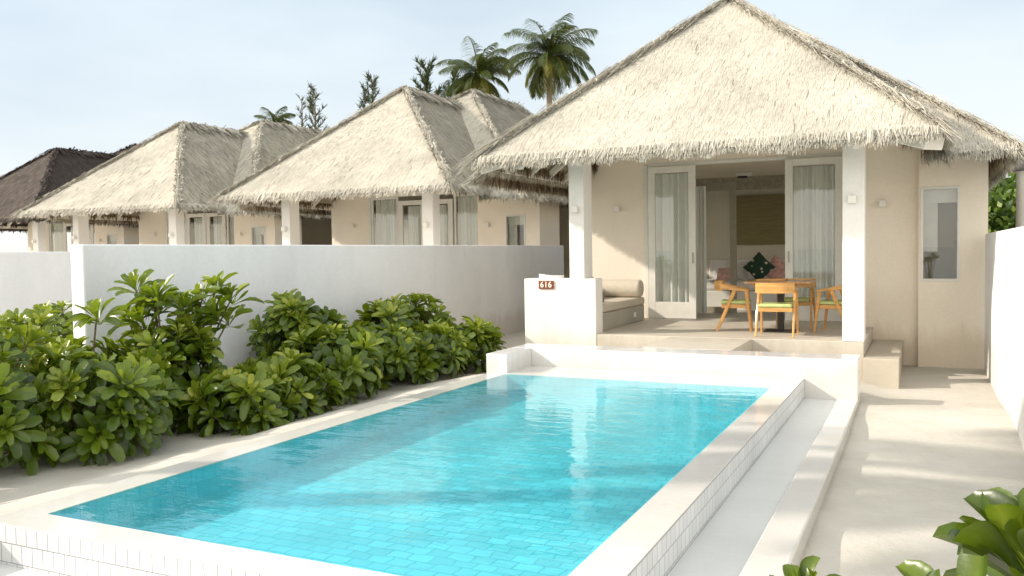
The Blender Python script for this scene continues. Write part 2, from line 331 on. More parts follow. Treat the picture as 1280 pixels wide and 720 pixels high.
scene.cycles.max_bounces = 8; scene.cycles.transparent_max_bounces = 12; scene.cycles.diffuse_bounces = 4

# ------------------------------------------------------------------ ground
def sm(t): t = min(1, max(0, t)); return t*t*(3-2*t)
def zt(x, y):
    if -4.75 < x < -.72 and 2.45 < y < 10.6: return -.9
    z = .10*sm((-.3-x)/.6) if y > 10.6 or x < -4.7 else 0.0
    if x < -4.7: z = .10 + .19*sm((x+6.1)/1.1)*sm((10.4-y)/.8)
    if x > -.75: z += .07*sm((y-8.6)/1.2)*sm((11.6-y)/1.4)
    if y < 2.5: z = max(z, .06 if x < -.8 else 0)
    if -9 < x < 1 and -1 < y < 16: z += .012*(math.sin(x*3.1+y*1.7)*math.sin(y*2.3-x)+math.sin(x*7+1)*math.cos(y*6.1))*.6
    return z
xs = [-900,-300,-120,-60,-35,-22,-15,-11] + [i*.12-8.4 for i in range(30)] + [-4.78,-4.74] + [-4.4,-3.6,-2.8,-2,-1.3,-.9,-.74,-.70] + [-.6+i*.12 for i in range(14)] + [1.5,3,6,12,25,60,120,300,900]
ys = [-26,-15,-8,-4,-2,-1,0,.5,1,1.5,2,2.3,2.44,2.46] + [2.6+i*.15 for i in range(53)] + [10.59,10.61] + [10.8+i*.3 for i in range(16)] + [16,18,22,30,45,80,160,400,1200]
xs = sorted(set(xs)); ys = sorted(set(ys)); g = MB(); nx = len(xs)
g.add([(x, y, zt(x, y)) for y in ys for x in xs], [(j*nx+i, j*nx+i+1, (j+1)*nx+i+1, (j+1)*nx+i) for j in range(len(ys)-1) for i in range(nx-1)])
tag(g.build('sand_ground', M['sand'], smooth=True), 'pale sand of the garden running around the pool and walls', kind='structure')
s_ = MB(); s_.quad((-900,-26,.02),(900,-26,.02),(900,-1500,.02),(-900,-1500,.02)); tag(s_.build('sea', M['sea']), 'flat blue sea behind the garden', kind='structure')

# ------------------------------------------------------------------ pool
pool = tag(empty('swimming_pool', (-3.05, 6.4, 0)), 'rectangular turquoise tiled pool with white marble edge and overflow channel', 'pool')
def pb(): return MB()
def place(mb): mb.v = [(x+3.05, y-6.4, z) for x, y, z in mb.v]; return mb
m = pb(); m.quad((-4.62,3.31,.09),(-1.47,3.31,.09),(-1.47,9.42,.09),(-4.62,9.42,.09)); place(m).build('basin_floor', M['pool_floor'], pool)
m = pb(); e = .004
m.quad((-4.62+e,3.31+e,.09),(-4.62+e,9.42-e,.09),(-4.62+e,9.42-e,.335),(-4.62+e,3.31+e,.335)); m.quad((-1.47-e,9.42-e,.09),(-1.47-e,3.31+e,.09),(-1.47-e,3.31+e,.335),(-1.47-e,9.42-e,.335))
m.quad((-4.62+e,9.42-e,.09),(-1.47-e,9.42-e,.09),(-1.47-e,9.42-e,.335),(-4.62+e,9.42-e,.335)); m.quad((-1.47-e,3.31+e,.09),(-4.62+e,3.31+e,.09),(-4.62+e,3.31+e,.335),(-1.47-e,3.31+e,.335))
place(m).build('basin_side', M['pool_side'], pool)
m = pb()   # coping ring, one closed outline
vs = []; outer = [(-4.86,3.08),(-1.22,3.08),(-1.22,10.25),(-4.86,10.25)]; inner = [(-4.62,3.31),(-1.47,3.31),(-1.47,9.42),(-4.62,9.42)]
for z in (-.4, .342):
    vs += [(x, y, z) for x, y in outer] + [(x, y, z) for x, y in inner]
fs = []
for i in range(4):
    j = (i+1) % 4
    fs += [(8+i,8+j,12+j,12+i), (i,j,8+j,8+i), (4+j,4+i,12+i,12+j)]
m.add(vs, fs); place(m).build('coping', M['marble'], pool, bevel=.006)
m = pb(); m.quad((-4.861,3.076,.0),(-1.216,3.076,.0),(-1.216,3.076,.335),(-4.861,3.076,.335)); m.quad((-1.216,3.076,.0),(-1.216,10.249,.0),(-1.216,10.249,.335),(-1.216,3.076,.335))
place(m).build('side_tiling', M['tile_wall'], pool)
m = pb(); m.quad((-4.62,3.31,.345),(-1.47,3.31,.345),(-1.47,9.42,.345),(-4.62,9.42,.345)); place(m).build('water_surface', M['water'], pool)
m = pb(); m.box(-1.213,-.862,2.60,10.248,-.2,.112); m.box(-5.4,-1.213,2.60,3.073,-.2,.112); place(m).build('overflow_channel', M['trough'], pool)
m = pb(); m.box(-.86,-.64,2.38,10.248,-.3,.135); m.box(-5.4,-.862,2.38,2.598,-.3,.135); place(m).build('channel_wall', M['marble'], pool, bevel=.012)
m = pb(); m.box(-4.92,-.645,10.252,10.75,-.2,.575); m.box(-4.92,-4.63,9.50,10.25,-.2,.575); place(m).build('end_wall', M['marble'], pool, bevel=.01)

# ------------------------------------------------------------------ boundary walls
def bwall(x0, x1, y0, y1, z1, label):
    t = MB(); t.box(0, x1-x0, 0, y1-y0, -.3, z1); o = t.build('garden_wall', M['boundary'], bevel=.015, loc=(x0, y0, 0))
    tag(o, label, 'wall', 'plastered walls between the villa gardens'); return o
bwall(-8.15, -7.95, 6.2, 19.6, 1.985, 'long white plastered wall behind the green hedge beside the pool')
bwall(-17.05, -16.85, 8.2, 23.5, 2.0, 'farther white garden wall at the left edge, beyond the long one')
bwall(.82, 1.02, .2, 14.3, 2.0, 'bright white wall at the right edge along the sandy path')
bwall(-25.9, -25.7, 14.5, 25, 2.0, 'farthest garden wall under the brown roofed villa, left of the others')

# ------------------------------------------------------------------ thatch
def slope_blades(A, B, C, D, dens, L=.30, wd=.028, lift=.010, fan=.12, row=.13, tlo=.35, thi=1.0):
    """blades laid down a slope: eave from A to B, top from D to C (D==C for a triangle)"""
    A, B, C, D = [np.array(p, float) for p in (A, B, C, D)]
    nrm = np.cross(B-A, (C+D)/2-(A+B)/2); area = np.linalg.norm(nrm)*.75; nrm /= np.linalg.norm(nrm)
    if nrm[2] < 0: nrm = -nrm
    ev = (B-A)/np.linalg.norm(B-A); up = np.cross(nrm, ev); up /= np.linalg.norm(up)
    if up[2] < 0: up = -up
    H = np.dot((C+D)/2-A, up); n = int(area*dens)
    lenB = np.linalg.norm(B-A); lenT = np.linalg.norm(C-D)
    v = rng.random(n); keep = rng.random(n) < ((1-v)*lenB+v*lenT)/lenB; v = v[keep]; n = len(v)
    hh = v*H; hh = np.floor(hh/row)*row + rng.normal(0, .018, n) + .02*np.sin(rng.random(n)*6.28)
    v = np.clip(hh/H, 0, 1); uu = rng.random(n)
    base = (A[None]*(1-uu[:,None])+B[None]*uu[:,None])*(1-v[:,None]) + (D[None]*(1-uu[:,None])+C[None]*uu[:,None])*v[:,None]
    ln = L*(.6+.7*rng.random(n)); ang = rng.normal(0, fan, n)
    dr = -up[None]*np.cos(ang)[:,None] + ev[None]*np.sin(ang)[:,None]
    tip = base + dr*(ln*.35)[:,None] + nrm[None]*(lift*(.3+rng.random(n)))[:,None]
    root = base - dr*(ln*.65)[:,None] + nrm[None]*.004
    sd_ = np.cross(dr, nrm[None]); w0 = wd*(.6+.8*rng.random(n)); w1 = w0*.35
    worn = rng.random(n) < .012
    V = np.stack([root-sd_*w0[:,None]/2, root+sd_*w0[:,None]/2, tip+sd_*w1[:,None]/2, tip-sd_*w1[:,None]/2], 1).reshape(-1,3)
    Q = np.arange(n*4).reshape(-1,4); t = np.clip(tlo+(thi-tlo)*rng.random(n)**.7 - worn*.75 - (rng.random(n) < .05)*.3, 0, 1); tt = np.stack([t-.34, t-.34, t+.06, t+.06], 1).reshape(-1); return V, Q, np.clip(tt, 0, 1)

def line_blades(A, B, dirs, n, L, wd, jit=.05, spread=.35, tlo=.3, thi=1.0, perp=None, thick=.1):
    """ragged blades hanging or lying off a line"""
    A, B = np.array(A, float), np.array(B, float); d = np.array(dirs, float); d /= np.linalg.norm(d)
    u_ = rng.random(n); base = A[None]*(1-u_[:,None])+B[None]*u_[:,None]
    ev = (B-A)/np.linalg.norm(B-A); base += rng.normal(0, jit*.3, (n,3)); base[:,2] -= rng.random(n)*thick
    dd = d[None] + ev[None]*rng.normal(0, spread, n)[:,None] + rng.normal(0, .10, (n,3)); dd /= np.linalg.norm(dd, axis=1)[:,None]
    clump = 1+.25*np.sin(u_*np.linalg.norm(B-A)*9+rng.random()*6)*np.sin(u_*np.linalg.norm(B-A)*3.7)
    ln = L*(.45+.75*rng.random(n))*clump; sd_ = ev[None]+rng.normal(0, .3, (n,3)); w0 = wd*(.6+.8*rng.random(n)); w1 = w0*.15
    tip = base+dd*ln[:,None]; tip[:,2] -= ln*.12
    V = np.stack([base-sd_*w0[:,None]/2, base+sd_*w0[:,None]/2, tip+sd_*w1[:,None]/2, tip-sd_*w1[:,None]/2], 1).reshape(-1,3)
    return V, np.arange(n*4).reshape(-1,4), np.repeat(tlo+(thi-tlo)*rng.random(n), 4)

def join(parts):
    Vs, Qs, Ts = [], [], []; b = 0
    for V, Q, t in parts: Vs.append(V); Qs.append(Q+b); Ts.append(t); b += len(V)
    return np.concatenate(Vs), np.concatenate(Qs), np.concatenate(Ts)

def hip_roof(parent, x0, x1, y0, y1, ze, za, ridge0, ridge1, dens, mats, wd, cut=None):
    xc = (x0+x1)/2; th = .10
    a, b, c, d = (x0,y0,ze), (x1,y0,ze), (x1,y1,ze), (x0,y1,ze); p, q = (xc,ridge0,za), (xc,ridge1,za)
    m = MB(); lo = lambda t: (t[0], t[1], t[2]-th)
    m.add([a,b,c,d,p,q]+[lo(t) for t in (a,b,c,d,p,q)], [(0,1,4),(1,2,5,4),(2,3,5),(3,0,4,5),(7,6,10),(8,7,10,11),(9,8,11),(6,9,11,10),(0,6,7,1),(1,7,8,2),(2,8,9,3),(3,9,6,0)])
    if cut:      # the part of the front slope that lies inside the porch roof is not built
        kz = (za-ze)/(ridge0-y0); hx = x0+(xc-x0)*(cut[1]-y0)/(ridge0-y0); hz = ze+kz*(cut[1]-y0)
        m = MB(); up_ = [a,b,c,d,p,q,(hx,cut[1],hz),(cut[0],cut[1],hz),(cut[0],y0,ze)]
        m.add(up_+[lo(t) for t in up_], [(8,1,4,6,7),(1,2,5,4),(2,3,5),(3,0,6,4,5),(16,15,13,10,17),(10,13,14,11),(11,14,12),(12,14,13,15,9),(8,17,10,1),(1,10,11,2),(2,11,12,3),(3,12,9,0),(7,16,17,8),(6,15,16,7),(0,9,15,6)])
    roof = m.build('roof', mats[1], parent)
    P_ = [slope_blades(a, b, p, p, dens, wd=wd, tlo=.50), slope_blades(b, c, q, p, dens*.75, wd=wd, tlo=.0, thi=.5), slope_blades(d, a, p, q, dens*.5, wd=wd), slope_blades(c, d, q, q, dens*.15, wd=wd*1.6)]  # right slope tinted darker than the front, its shade put into the tint
    if cut:
        V, Q, t = P_[0]; keep = ~((V[0::4,0] < cut[0]+.05) & (V[0::4,1] < cut[1]+.12)); V = V.reshape(-1,4,3)[keep].reshape(-1,3); P_[0] = (V, np.arange(len(V)).reshape(-1,4), t.reshape(-1,4)[keep].reshape(-1))
    # rough caps on hips and ridge
    k = dens/700
    for s0, s1, dv in ((a,p,(-.1,-1,-.5)),(a,p,(-1,-.1,-.5)),(b,p,(.2,-1,-.5)),(b,p,(1,-.1,-.6)),(p,q,(1,0,-.6)),(p,q,(-1,0,-.6)),(c,q,(1,.3,-.6)),(d,q,(-1,.3,-.6))):
        s0u = (s0[0], s0[1], s0[2]+.05); s1u = (s1[0], s1[1], s1[2]+.06)
        P_.append(line_blades(s0u, s1u, dv, int(600*k), .12, wd, .07, .45, tlo=.3, thi=1.0, thick=.02))
        P_.append(line_blades(s0u, s1u, np.array(s0)-np.array(s1) if s1 is not q or s0 is not p else dv, int(600*k), .38, wd, .10, .12, tlo=.2, thi=.95, thick=.03))
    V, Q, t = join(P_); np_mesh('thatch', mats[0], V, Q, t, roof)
    F_ = []
    for s0, s1, dv, nn in (((cut[0],y0,ze) if cut else a,b,(0,-.8,-1),1.3),(b,c,(.8,0,-1),1.2),(d,a,(-.8,0,-1),.8)):
        ln = math.dist(s0, s1)
        F_.append(line_blades((s0[0],s0[1],s0[2]+.04), (s1[0],s1[1],s1[2]+.04), dv, int(ln*360*nn*k), .15, wd*.8, .05, .14, tlo=.45, thi=1.0, thick=.07))
        ins = (s0[0]+(.12 if s0[0]==x0 else -.12), s0[1]+.12, s0[2]-.03); ins2 = (s1[0]+(.12 if s1[0]==x0 else -.12), s1[1]+(.12 if s1[1]==y0 else 0), s1[2]-.03)
    V, Q, t = join(F_); np_mesh('eave_fringe', mats[0], V, Q, t, roof)
    U_ = []
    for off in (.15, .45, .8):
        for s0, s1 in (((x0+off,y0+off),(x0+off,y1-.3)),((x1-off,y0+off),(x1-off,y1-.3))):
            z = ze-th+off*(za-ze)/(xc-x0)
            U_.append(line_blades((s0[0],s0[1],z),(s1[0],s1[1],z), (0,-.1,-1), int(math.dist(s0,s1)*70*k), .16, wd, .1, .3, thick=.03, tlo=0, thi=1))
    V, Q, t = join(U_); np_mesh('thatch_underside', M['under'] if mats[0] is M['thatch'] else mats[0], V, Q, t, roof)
    return roof

def curtain(parent, x0, x1, y, z0, z1, waves=9, amp=.035, name='curtain'):
    m = MB(); n = waves*8; vs = []; ph = random.random()*6
    for zz in (z0, (z0*.6+z1*.4), z1):
        for i in range(n+1):
            t = i/n; k = 1.15 if zz == z0 else (1 if zz != z1 else .8)
            vs.append((x0+(x1-x0)*t, y+amp*k*(math.sin(t*waves*6.283+ph)+.4*math.sin(t*waves*2.7*6.283/2+1)), zz))
    fs = [(r*(n+1)+i, r*(n+1)+i+1, (r+1)*(n+1)+i+1, (r+1)*(n+1)+i) for r in range(2) for i in range(n)]
    m.add(vs, fs); return m.build(name, M['curtain'], parent, smooth=True)

def glass_panel(parent, x0, x1, y, z0, z1, fw=.13, top=.12, bot=.30, handle=None, name='sliding_door', d=.045):
    m = MB(); m.box(x0,x0+fw,y,y+d,z0,z1); m.box(x1-fw,x1,y,y+d,z0,z1); m.box(x0+fw,x1-fw,y+.002,y+d-.002,z1-top,z1); m.box(x0+fw,x1-fw,y+.002,y+d-.002,z0,z0+bot)
    o = m.build(name, M['frame'], parent, bevel=.004)
    g_ = MB(); g_.quad((x0+fw,y+d*.5,z0+bot),(x1-fw,y+d*.5,z0+bot),(x1-fw,y+d*.5,z1-top),(x0+fw,y+d*.5,z1-top)); g_.build('glass_pane', M['glass'], o)
    if handle is not None:
        h = MB(); h.box(handle-.015,handle+.015,y-.012,y,z0+1.0,z0+1.2); h.box(handle-.006,handle+.006,y-.03,y-.012,z0+1.04,z0+1.16); h.build('handle', M['metal'], o, bevel=.003)
    return o

def villa(dx, dy, label, opened=False, dark=False, dens=300, wd=.05, ddx=0):
    v = empty('thatched_villa', (dx, dy, 0)); tag(v, label, 'villa', 'thatched villas in a row')
    mats = (M['thatch_dark'], M['thatch_dark_base']) if dark else (M['thatch'], M['thatch_base'])
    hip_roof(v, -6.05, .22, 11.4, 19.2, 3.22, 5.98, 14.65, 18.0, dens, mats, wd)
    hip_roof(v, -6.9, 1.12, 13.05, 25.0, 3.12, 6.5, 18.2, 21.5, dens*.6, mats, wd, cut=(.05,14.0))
    # walls (one shell), with the big opening -4.6..-1.08 in the porch facade
    m = MB(); W = 3.62
    m.box(-5.92,-4.62,15.5,15.68,0,W); m.box(-4.62,-1.08,15.5,15.68,3.37,W); m.box(-1.08,-.86,15.5,15.68,0,W)
    m.box(-.86,-.06,14.58,14.76,-.2,W); m.box(-.86,-.70,14.76,15.5,0,W)
    m.box(-.06,-.035,14.40,14.58,-.2,W); m.box(-.035,.50,14.40,14.58,-.2,1.30); m.box(-.035,.50,14.40,14.58,2.72,3.45); m.box(.50,.86,14.40,14.58,-.2,3.24)
    m.box(.70,.86,14.58,15.6,0,3.24); m.box(.70,.86,15.6,19.4,0,.95); m.box(.70,.86,15.6,19.4,3.1,3.24); m.box(.70,.86,19.4,23,0,3.24); m.box(-5.92,-5.76,15.68,15.9,0,W); m.box(-5.92,-5.76,15.9,19.6,0,.9); m.box(-5.92,-5.76,15.9,19.6,3.3,W); m.box(-5.92,-5.76,19.6,23,0,W); m.box(-5.76,.70,22.84,23,0,3.24)  # wide openings in the unseen side walls, added to brighten the room
    v_w = m.build('wall', M['villa_wall'], v)
    m = MB(); m.box(-5.76,.70,15.68,22.84,3.40,3.46); m.box(-.86+.002,.7,15.69,22.8,.58,.60); m.build('room_ceiling', M['room'], v)
    m = MB(); m.box(-5.755,.695,19.7,19.8,.5,3.4); m.build('room_partition', M['room'], v)
    m = MB(); m.box(-.04,.69,15.0,15.05,.6,3.2); m.build('dark_backing', M['doorwood'], v)  # dark sheet behind the side window, standing in for the room's shade
    m = MB(); m.box(-5.6,-.70,12.2,19.7,-.2,.58)
    m.box(-3.3,-2.14,10.757,12.198,-.2,.576); m.build('porch_floor', M['concrete'], v, bevel=.008)
    m = MB(); m.box(-.695,-.27,12.03,14.575,-.2,.38); m.build('side_step', M['concrete'], v, bevel=.008)
    m = MB(); m.box(-5.62,-4.44,12.19,12.50,-.2,1.42); m.build('porch_parapet', M['white'], v, bevel=.006)
    m = MB(); m.box(-4.86,-4.62,12.20,12.56,1.42,3.60); m.build('column', M['white'], v, bevel=.006)
    m = MB(); m.box(-.965,-.695,12.195,12.50,.582,3.60); m.build('column', M['white'], v, bevel=.006)
    # porch ceiling with rafters
    m = MB(); m.box(-5.5,-.30,12.1,15.49,3.54,3.57)
    m.build('porch_ceiling', M['ceiling'], v)
    for i in range(6):
        x = -5.35+i*.92; m = MB(); m.bar((x,11.52,3.09),(x,12.1,3.50),.07,.10); m.build('rafter', M['ceiling'], v)
    for i in range(4): m = MB(); m.bar((-5.95,12.4+i*.75,3.12),(-5.5,12.4+i*.75,3.48),.07,.10,side=(0,1,0)); m.build('rafter', M['ceiling'], v)
    m = MB(); m.box(-5.97,-5.91,11.9,15.6,3.08,3.19); m.build('eave_board', M['ceiling'], v, bevel=.005)
    if opened:
        m = MB(); m.bar((-.75,12.35,3.46),(.13,11.55,3.09),.30,.22); m.build('hip_beam', M['ceiling'], v, bevel=.01)
        m = MB(); m.bar((-5.15,12.3,3.46),(-5.98,11.5,3.10),.22,.18); m.build('hip_beam', M['ceiling'], v, bevel=.01)
    # door opening trim
    m = MB(); m.box(-4.66,-4.59,15.46,15.56,.58,3.40); m.box(-1.12,-1.05,15.46,15.56,.58,3.40); m.box(-4.59,-1.12,15.47,15.55,3.36,3.42)
    m.build('opening_trim', M['frame'], v, bevel=.003)
    if opened:
        glass_panel(v, -4.57,-3.69,15.40,.585,3.355, handle=-3.74)
        glass_panel(v, -2.14,-1.20,15.38,.585,3.355, handle=-2.08)
        glass_panel(v, -1.20,-1.00,15.44,.585,3.30, fw=.03, name='fixed_panel')
        curtain(v, -4.50,-3.80,15.52,.62,3.22, 5, .05); curtain(v, -2.06,-1.22,15.52,.62,3.22, 8, .05)
    else:
        glass_panel(v, -4.59,-3.72,15.50,.585,3.36, fw=.06, top=.06, bot=.1, name='fixed_panel'); glass_panel(v, -3.68,-2.85,15.42,.585,3.24, fw=.14, handle=-2.92)
        glass_panel(v, -2.85,-2.05,15.46,.585,3.24, fw=.14, handle=-2.78); glass_panel(v, -2.03,-1.12,15.50,.585,3.36, fw=.06, top=.06, bot=.1, name='fixed_panel')
        curtain(v, -4.5,-3.75,15.60,.62,3.3, 8); curtain(v, -3.5,-3.1,15.60,.62,3.1, 4); curtain(v, -2.7,-2.3,15.60,.62,3.1, 4); curtain(v, -1.98,-1.15,15.60,.62,3.3, 8)
    # side window
    m = MB(); m.box(-.035,.005,14.385,14.46,1.30,2.72); m.box(.46,.50,14.385,14.46,1.30,2.72); m.box(.005,.46,14.387,14.458,2.68,2.72); m.box(.005,.46,14.387,14.458,1.30,1.34)
    wn = m.build('window', M['frame'], v, bevel=.003)
    m = MB(); m.quad((.005,14.43,1.34),(.46,14.43,1.34),(.46,14.43,2.68),(.005,14.43,2.68)); m.build('glass_pane', M['glass'], wn)
    m = MB(); m.quad((.0,14.52,2.48),(.48,14.52,2.48),(.48,14.52,2.72),(.0,14.52,2.72)); m.quad((.0,14.56,1.75),(.2,14.57,1.75),(.2,14.57,2.5),(.0,14.56,2.5)); m.build('roller_blind', M['blind'], wn)
    for x, y, z in ((-.84,12.195,2.46),(-4.74,12.2,2.47),(-5.17,15.5,2.62),(-.57,14.58,2.50)):
        m = MB(); m.box(x-.05,x+.05,y-.11,y-.02,z-.05,z+.05); m.box(x-.03,x+.03,y-.021,y,z-.03,z+.03); m.build('wall_lamp', M['lamp'], v, bevel=.006)
    # built-in bench under the porch
    m = MB(); m.box(-5.6,-4.52,12.51,14.95,.582,.86); m.box(-5.62,-5.48,12.51,14.95,.86,1.36); m.build('porch_bench', M['bench'], v, bevel=.006)
    m = MB(); m.box(-4.515,-4.505,14.30,14.42,.68,.76); m.build('wall_socket', M['socket'], v, bevel=.003)
    return v

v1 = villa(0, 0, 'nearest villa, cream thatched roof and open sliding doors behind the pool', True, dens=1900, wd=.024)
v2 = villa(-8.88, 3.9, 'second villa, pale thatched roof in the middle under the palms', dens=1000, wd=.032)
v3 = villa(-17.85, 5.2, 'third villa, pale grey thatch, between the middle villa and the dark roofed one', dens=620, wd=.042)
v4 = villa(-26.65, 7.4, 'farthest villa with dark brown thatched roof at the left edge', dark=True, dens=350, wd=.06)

# ------------------------------------------------------------------ number plate
sg = empty('number_plate', (-5.24, 12.19, 1.325)); tag(sg, 'small copper plate with white digits 616 on the white parapet', 'sign')
m = MB(); m.box(-.125,.125,-.022,0,-.062,.062); m.build('plate', M['sign'], sg, bevel=.003)
cu = bpy.data.curves.new('digits', 'FONT'); cu.body = '616'; cu.size = .125; cu.extrude = .003; cu.align_x = 'CENTER'; cu.align_y = 'CENTER'; cu.offset = .0022; cu.space_character = 1.05
tmp = bpy.data.objects.new('tmp', cu); scene.collection.objects.link(tmp); bpy.context.view_layer.update()
me = bpy.data.meshes.new_from_object(tmp.evaluated_get(bpy.context.evaluated_depsgraph_get())); bpy.data.objects.remove(tmp)
me.materials.clear(); me.materials.append(M['signwhite']); dg = bpy.data.objects.new('digits', me); col.objects.link(dg); dg.parent = sg; dg.location = (0,-.026,.0); dg.rotation_euler = (math.pi/2,0,0)

# ------------------------------------------------------------------ cushions on the bench
def cushion(name, w_, d_, h_, mat, loc, rot, label, puff=1.0, group=None, sharp=False):
    m = MB(); n = 10; vs = []; fs = []
    for s in (1, -1):
        for j in range(n+1):
            for i in range(n+1):
                a, b = i/n*2-1, j/n*2-1; k = (1-abs(a)**3)*(1-abs(b)**3); k = k**.45
                pin = 1-.07*(1-abs(a*b)) if not sharp else 1
                vs.append((a*w_/2*pin, b*d_/2*pin, s*h_/2*k))
    for s in (0, 1):
        o = s*(n+1)**2
        for j in range(n):
            for i in range(n):
                q = (o+j*(n+1)+i, o+j*(n+1)+i+1, o+(j+1)*(n+1)+i+1, o+(j+1)*(n+1)+i); fs.append(q if s == 0 else q[::-1])
    m.add(vs, fs); o = m.build(name, mat, smooth=True, loc=loc); o.rotation_euler = rot; tag(o, label, 'cushion', group); return o
m = MB(); m.box(-5.46,-4.50,12.53,14.93,.865,1.0); tag(m.build('seat_cushion', M['linen'], bevel=.03), 'long flat beige seat cushion on the porch bench', 'cushion')
def bolster(name, mat, c, r, L, axis, label):
    m = MB(); m.lathe([(.01,-L/2),(r*.85,-L/2+.005),(r*.98,-L/2+.03),(r,-L/2+.06),(r*1.01,0),(r,L/2-.06),(r*.98,L/2-.03),(r*.85,L/2-.005),(.01,L/2)], 28, (0,0,0), axis)
    o = m.build(name, mat, smooth=True, loc=c); tag(o, label, 'cushion'); return o
bolster('bolster_cushion', M['linen'], (-4.98,14.72,1.16), .155, .98, 'X', 'long beige roll cushion at the far end of the bench')
bolster('bolster_cushion', M['taupe'], (-4.66,12.72,1.115), .105, .30, 'X', 'short taupe roll cushion at the near end of the bench')
cushion('scatter_cushion', .44,.44,.14, M['linen'], (-5.32,13.0,1.22), (R(0),R(70),0), 'beige square cushion leaning behind the parapet')
cushion('scatter_cushion', .42,.42,.13, M['whitecloth'], (-5.40,12.72,1.26), (R(82),R(4),R(8)), 'white square cushion peeking above the parapet')
cushion('scatter_cushion', .40,.40,.13, M['taupe'], (-4.98,13.05,1.24), (R(65),R(42),R(12)), 'dark taupe cushion standing on its corner by the column')

# ------------------------------------------------------------------ table and chairs
tb = empty('dining_table', (-1.93, 13.42, .58)); tag(tb, 'square teak table on one black post, under the porch', 'table')
m = MB(); m.box(-.47,.47,-.42,.42,.735,.765); m.build('tabletop', M['table'], tb, bevel=.005)
m = MB(); m.box(-.40,.40,-.35,.35,.70,.733); m.build('apron', M['table'], tb)
m = MB(); m.box(-.045,.045,-.045,.045,.012,.70); m.build('post', M['black'], tb, bevel=.004)
m = MB(); m.box(-.24,.24,-.24,.24,0,.012); m.build('base_plate', M['black'], tb, bevel=.003)
tr = empty('serving_tray', (-2.08, 13.55, 1.346)); tag(tr, 'flat pale wooden tray lying on the teak table', 'tray')
m = MB(); m.box(-.20,.20,-.13,.13,0,.008); m.build('base', M['wood'], tr)
m = MB(); m.box(-.2,.2,-.14,-.131,0,.02); m.box(-.2,.2,.131,.14,0,.02); m.box(-.211,-.201,-.14,.14,0,.02); m.box(.201,.211,-.14,.14,0,.02); m.build('rim', M['wood'], tr)

def make_chair():
    c = empty('armchair', (0,0,0)); hw = .255
    for s in (-1, 1):
        m = MB(); m.bar((s*hw,.235,0),(s*hw*.98,.165,.615),.028,.030,.034,.052,side=(1,0,0)); m.build('leg', M['wood'], c, bevel=.005)
        m = MB(); m.bar((s*hw,-.275,0),(s*hw*.98,-.005,.63),.028,.030,.034,.055,side=(1,0,0)); m.build('leg', M['wood'], c, bevel=.005)
        m = MB(); pts = [(.20,.622,.030),(.05,.642,.045),(-.10,.668,.06),(-.21,.690,.078)]
        for i in range(3):
            a, b = pts[i], pts[i+1]; m.bar((s*hw*.99,a[0],a[1]),(s*(hw*.99-.0),b[0],b[1]),.04,a[2],.034,b[2],side=(1,0,0))
        m.build('armrest', M['wood'], c, bevel=.006)
    m = MB(); n = 12; vs = []
    for i in range(n+1):
        t = i/n*2-1; x = t*(hw+.012); y = -.30+.10*abs(t)**3.2; zc = .695
        for dy_, dz in ((-.017,-.075),(.017,-.075),(.010,.070),(-.022,.070)): vs.append((x, y+dy_, zc+dz))
    fs = [(i*4+k, i*4+(k+1)%4, (i+1)*4+(k+1)%4, (i+1)*4+k) for i in range(n) for k in range(4)] + [(0,3,2,1),(n*4,n*4+1,n*4+2,n*4+3)]
    m.add(vs, fs); m.build('backrest', M['wood'], c, bevel=.004)
    m = MB(); m.box(-.236,.236,.17,.20,.355,.415); m.box(-.236,.236,-.20,-.17,.355,.415); m.box(-.236,-.208,-.17,.17,.355,.415); m.box(.208,.236,-.17,.17,.355,.415); m.box(-.208,.208,-.17,.17,.395,.41); m.build('seat_frame', M['wood'], c, bevel=.004)
    m = MB(); m.box(-.228,.228,-.215,.225,.418,.468); m.build('seat_cushion', M['green'], c, bevel=.018)
    return c
proto = make_chair()
G = 'teak armchairs around the dining table'
spots = [((-1.885,12.74,.58), 0, 'armchair nearest the pool, its flat back turned to the viewer'),
         ((-2.60,13.42,.58), -82, 'left armchair of the four, seen from its side and facing the table'),
         ((-1.16,13.50,.58), 80, 'right armchair of the four, partly hidden by the white column'),
         ((-1.80,14.16,.58), 178, 'armchair on the far side of the table, nearest the sliding doors')]
for i, (p, a, lb) in enumerate(spots):
    o = proto if i == 0 else copy_tree(proto)
    o.location = p; o.rotation_euler = (0,0,R(a)); tag(o, lb, 'armchair', G)

# ------------------------------------------------------------------ room furniture seen through the doors
bd = empty('bed', (-3.0, 18.7, .58)); tag(bd, 'white daybed at the back of the open room', 'bed')
m = MB(); m.box(-1.3,1.3,-.9,.9,0,.40); m.build('bed_base', M['frame'], bd, bevel=.02)
m = MB(); m.box(-1.28,1.28,-.88,.88,.402,.60); m.build('mattress', M['whitecloth'], bd, bevel=.05)
m = MB(); m.box(-1.4,1.4,.92,.98,0,1.02); m.build('headboard', M['whitecloth'], bd, bevel=.02)
cushion('bed_cushion', .46,.46,.16, M['floral'], (-3.06,18.25,1.45), (R(78),R(0),R(4)), 'dark floral cushion standing on its corner on the white daybed').rotation_euler = Matrix.Rotation(R(45),3,'Y').to_euler() if False else (R(80),R(45),0)
cushion('bed_cushion', .46,.46,.16, M['pink'], (-2.72,18.4,1.38), (R(80),R(35),0), 'pink patterned cushion right of the dark floral one')
cushion('bed_cushion', .5,.4,.16, M['whitecloth'], (-3.55,18.35,1.37), (R(80),0,0), 'plain white cushion left of the dark floral one')
pn = MB(); pn.box(-3.85,-2.2,19.62,19.69,1.92,3.02); tag(pn.build('wall_panel', M['panel'], bevel=.004), 'dark olive wooden panel on the wall above the daybed', 'wall panel')
ac = empty('wall_spotlight', (-3.30,18.0,3.325)); tag(ac, 'white box shaped spotlight under the room ceiling by the dark door post', 'lamp')
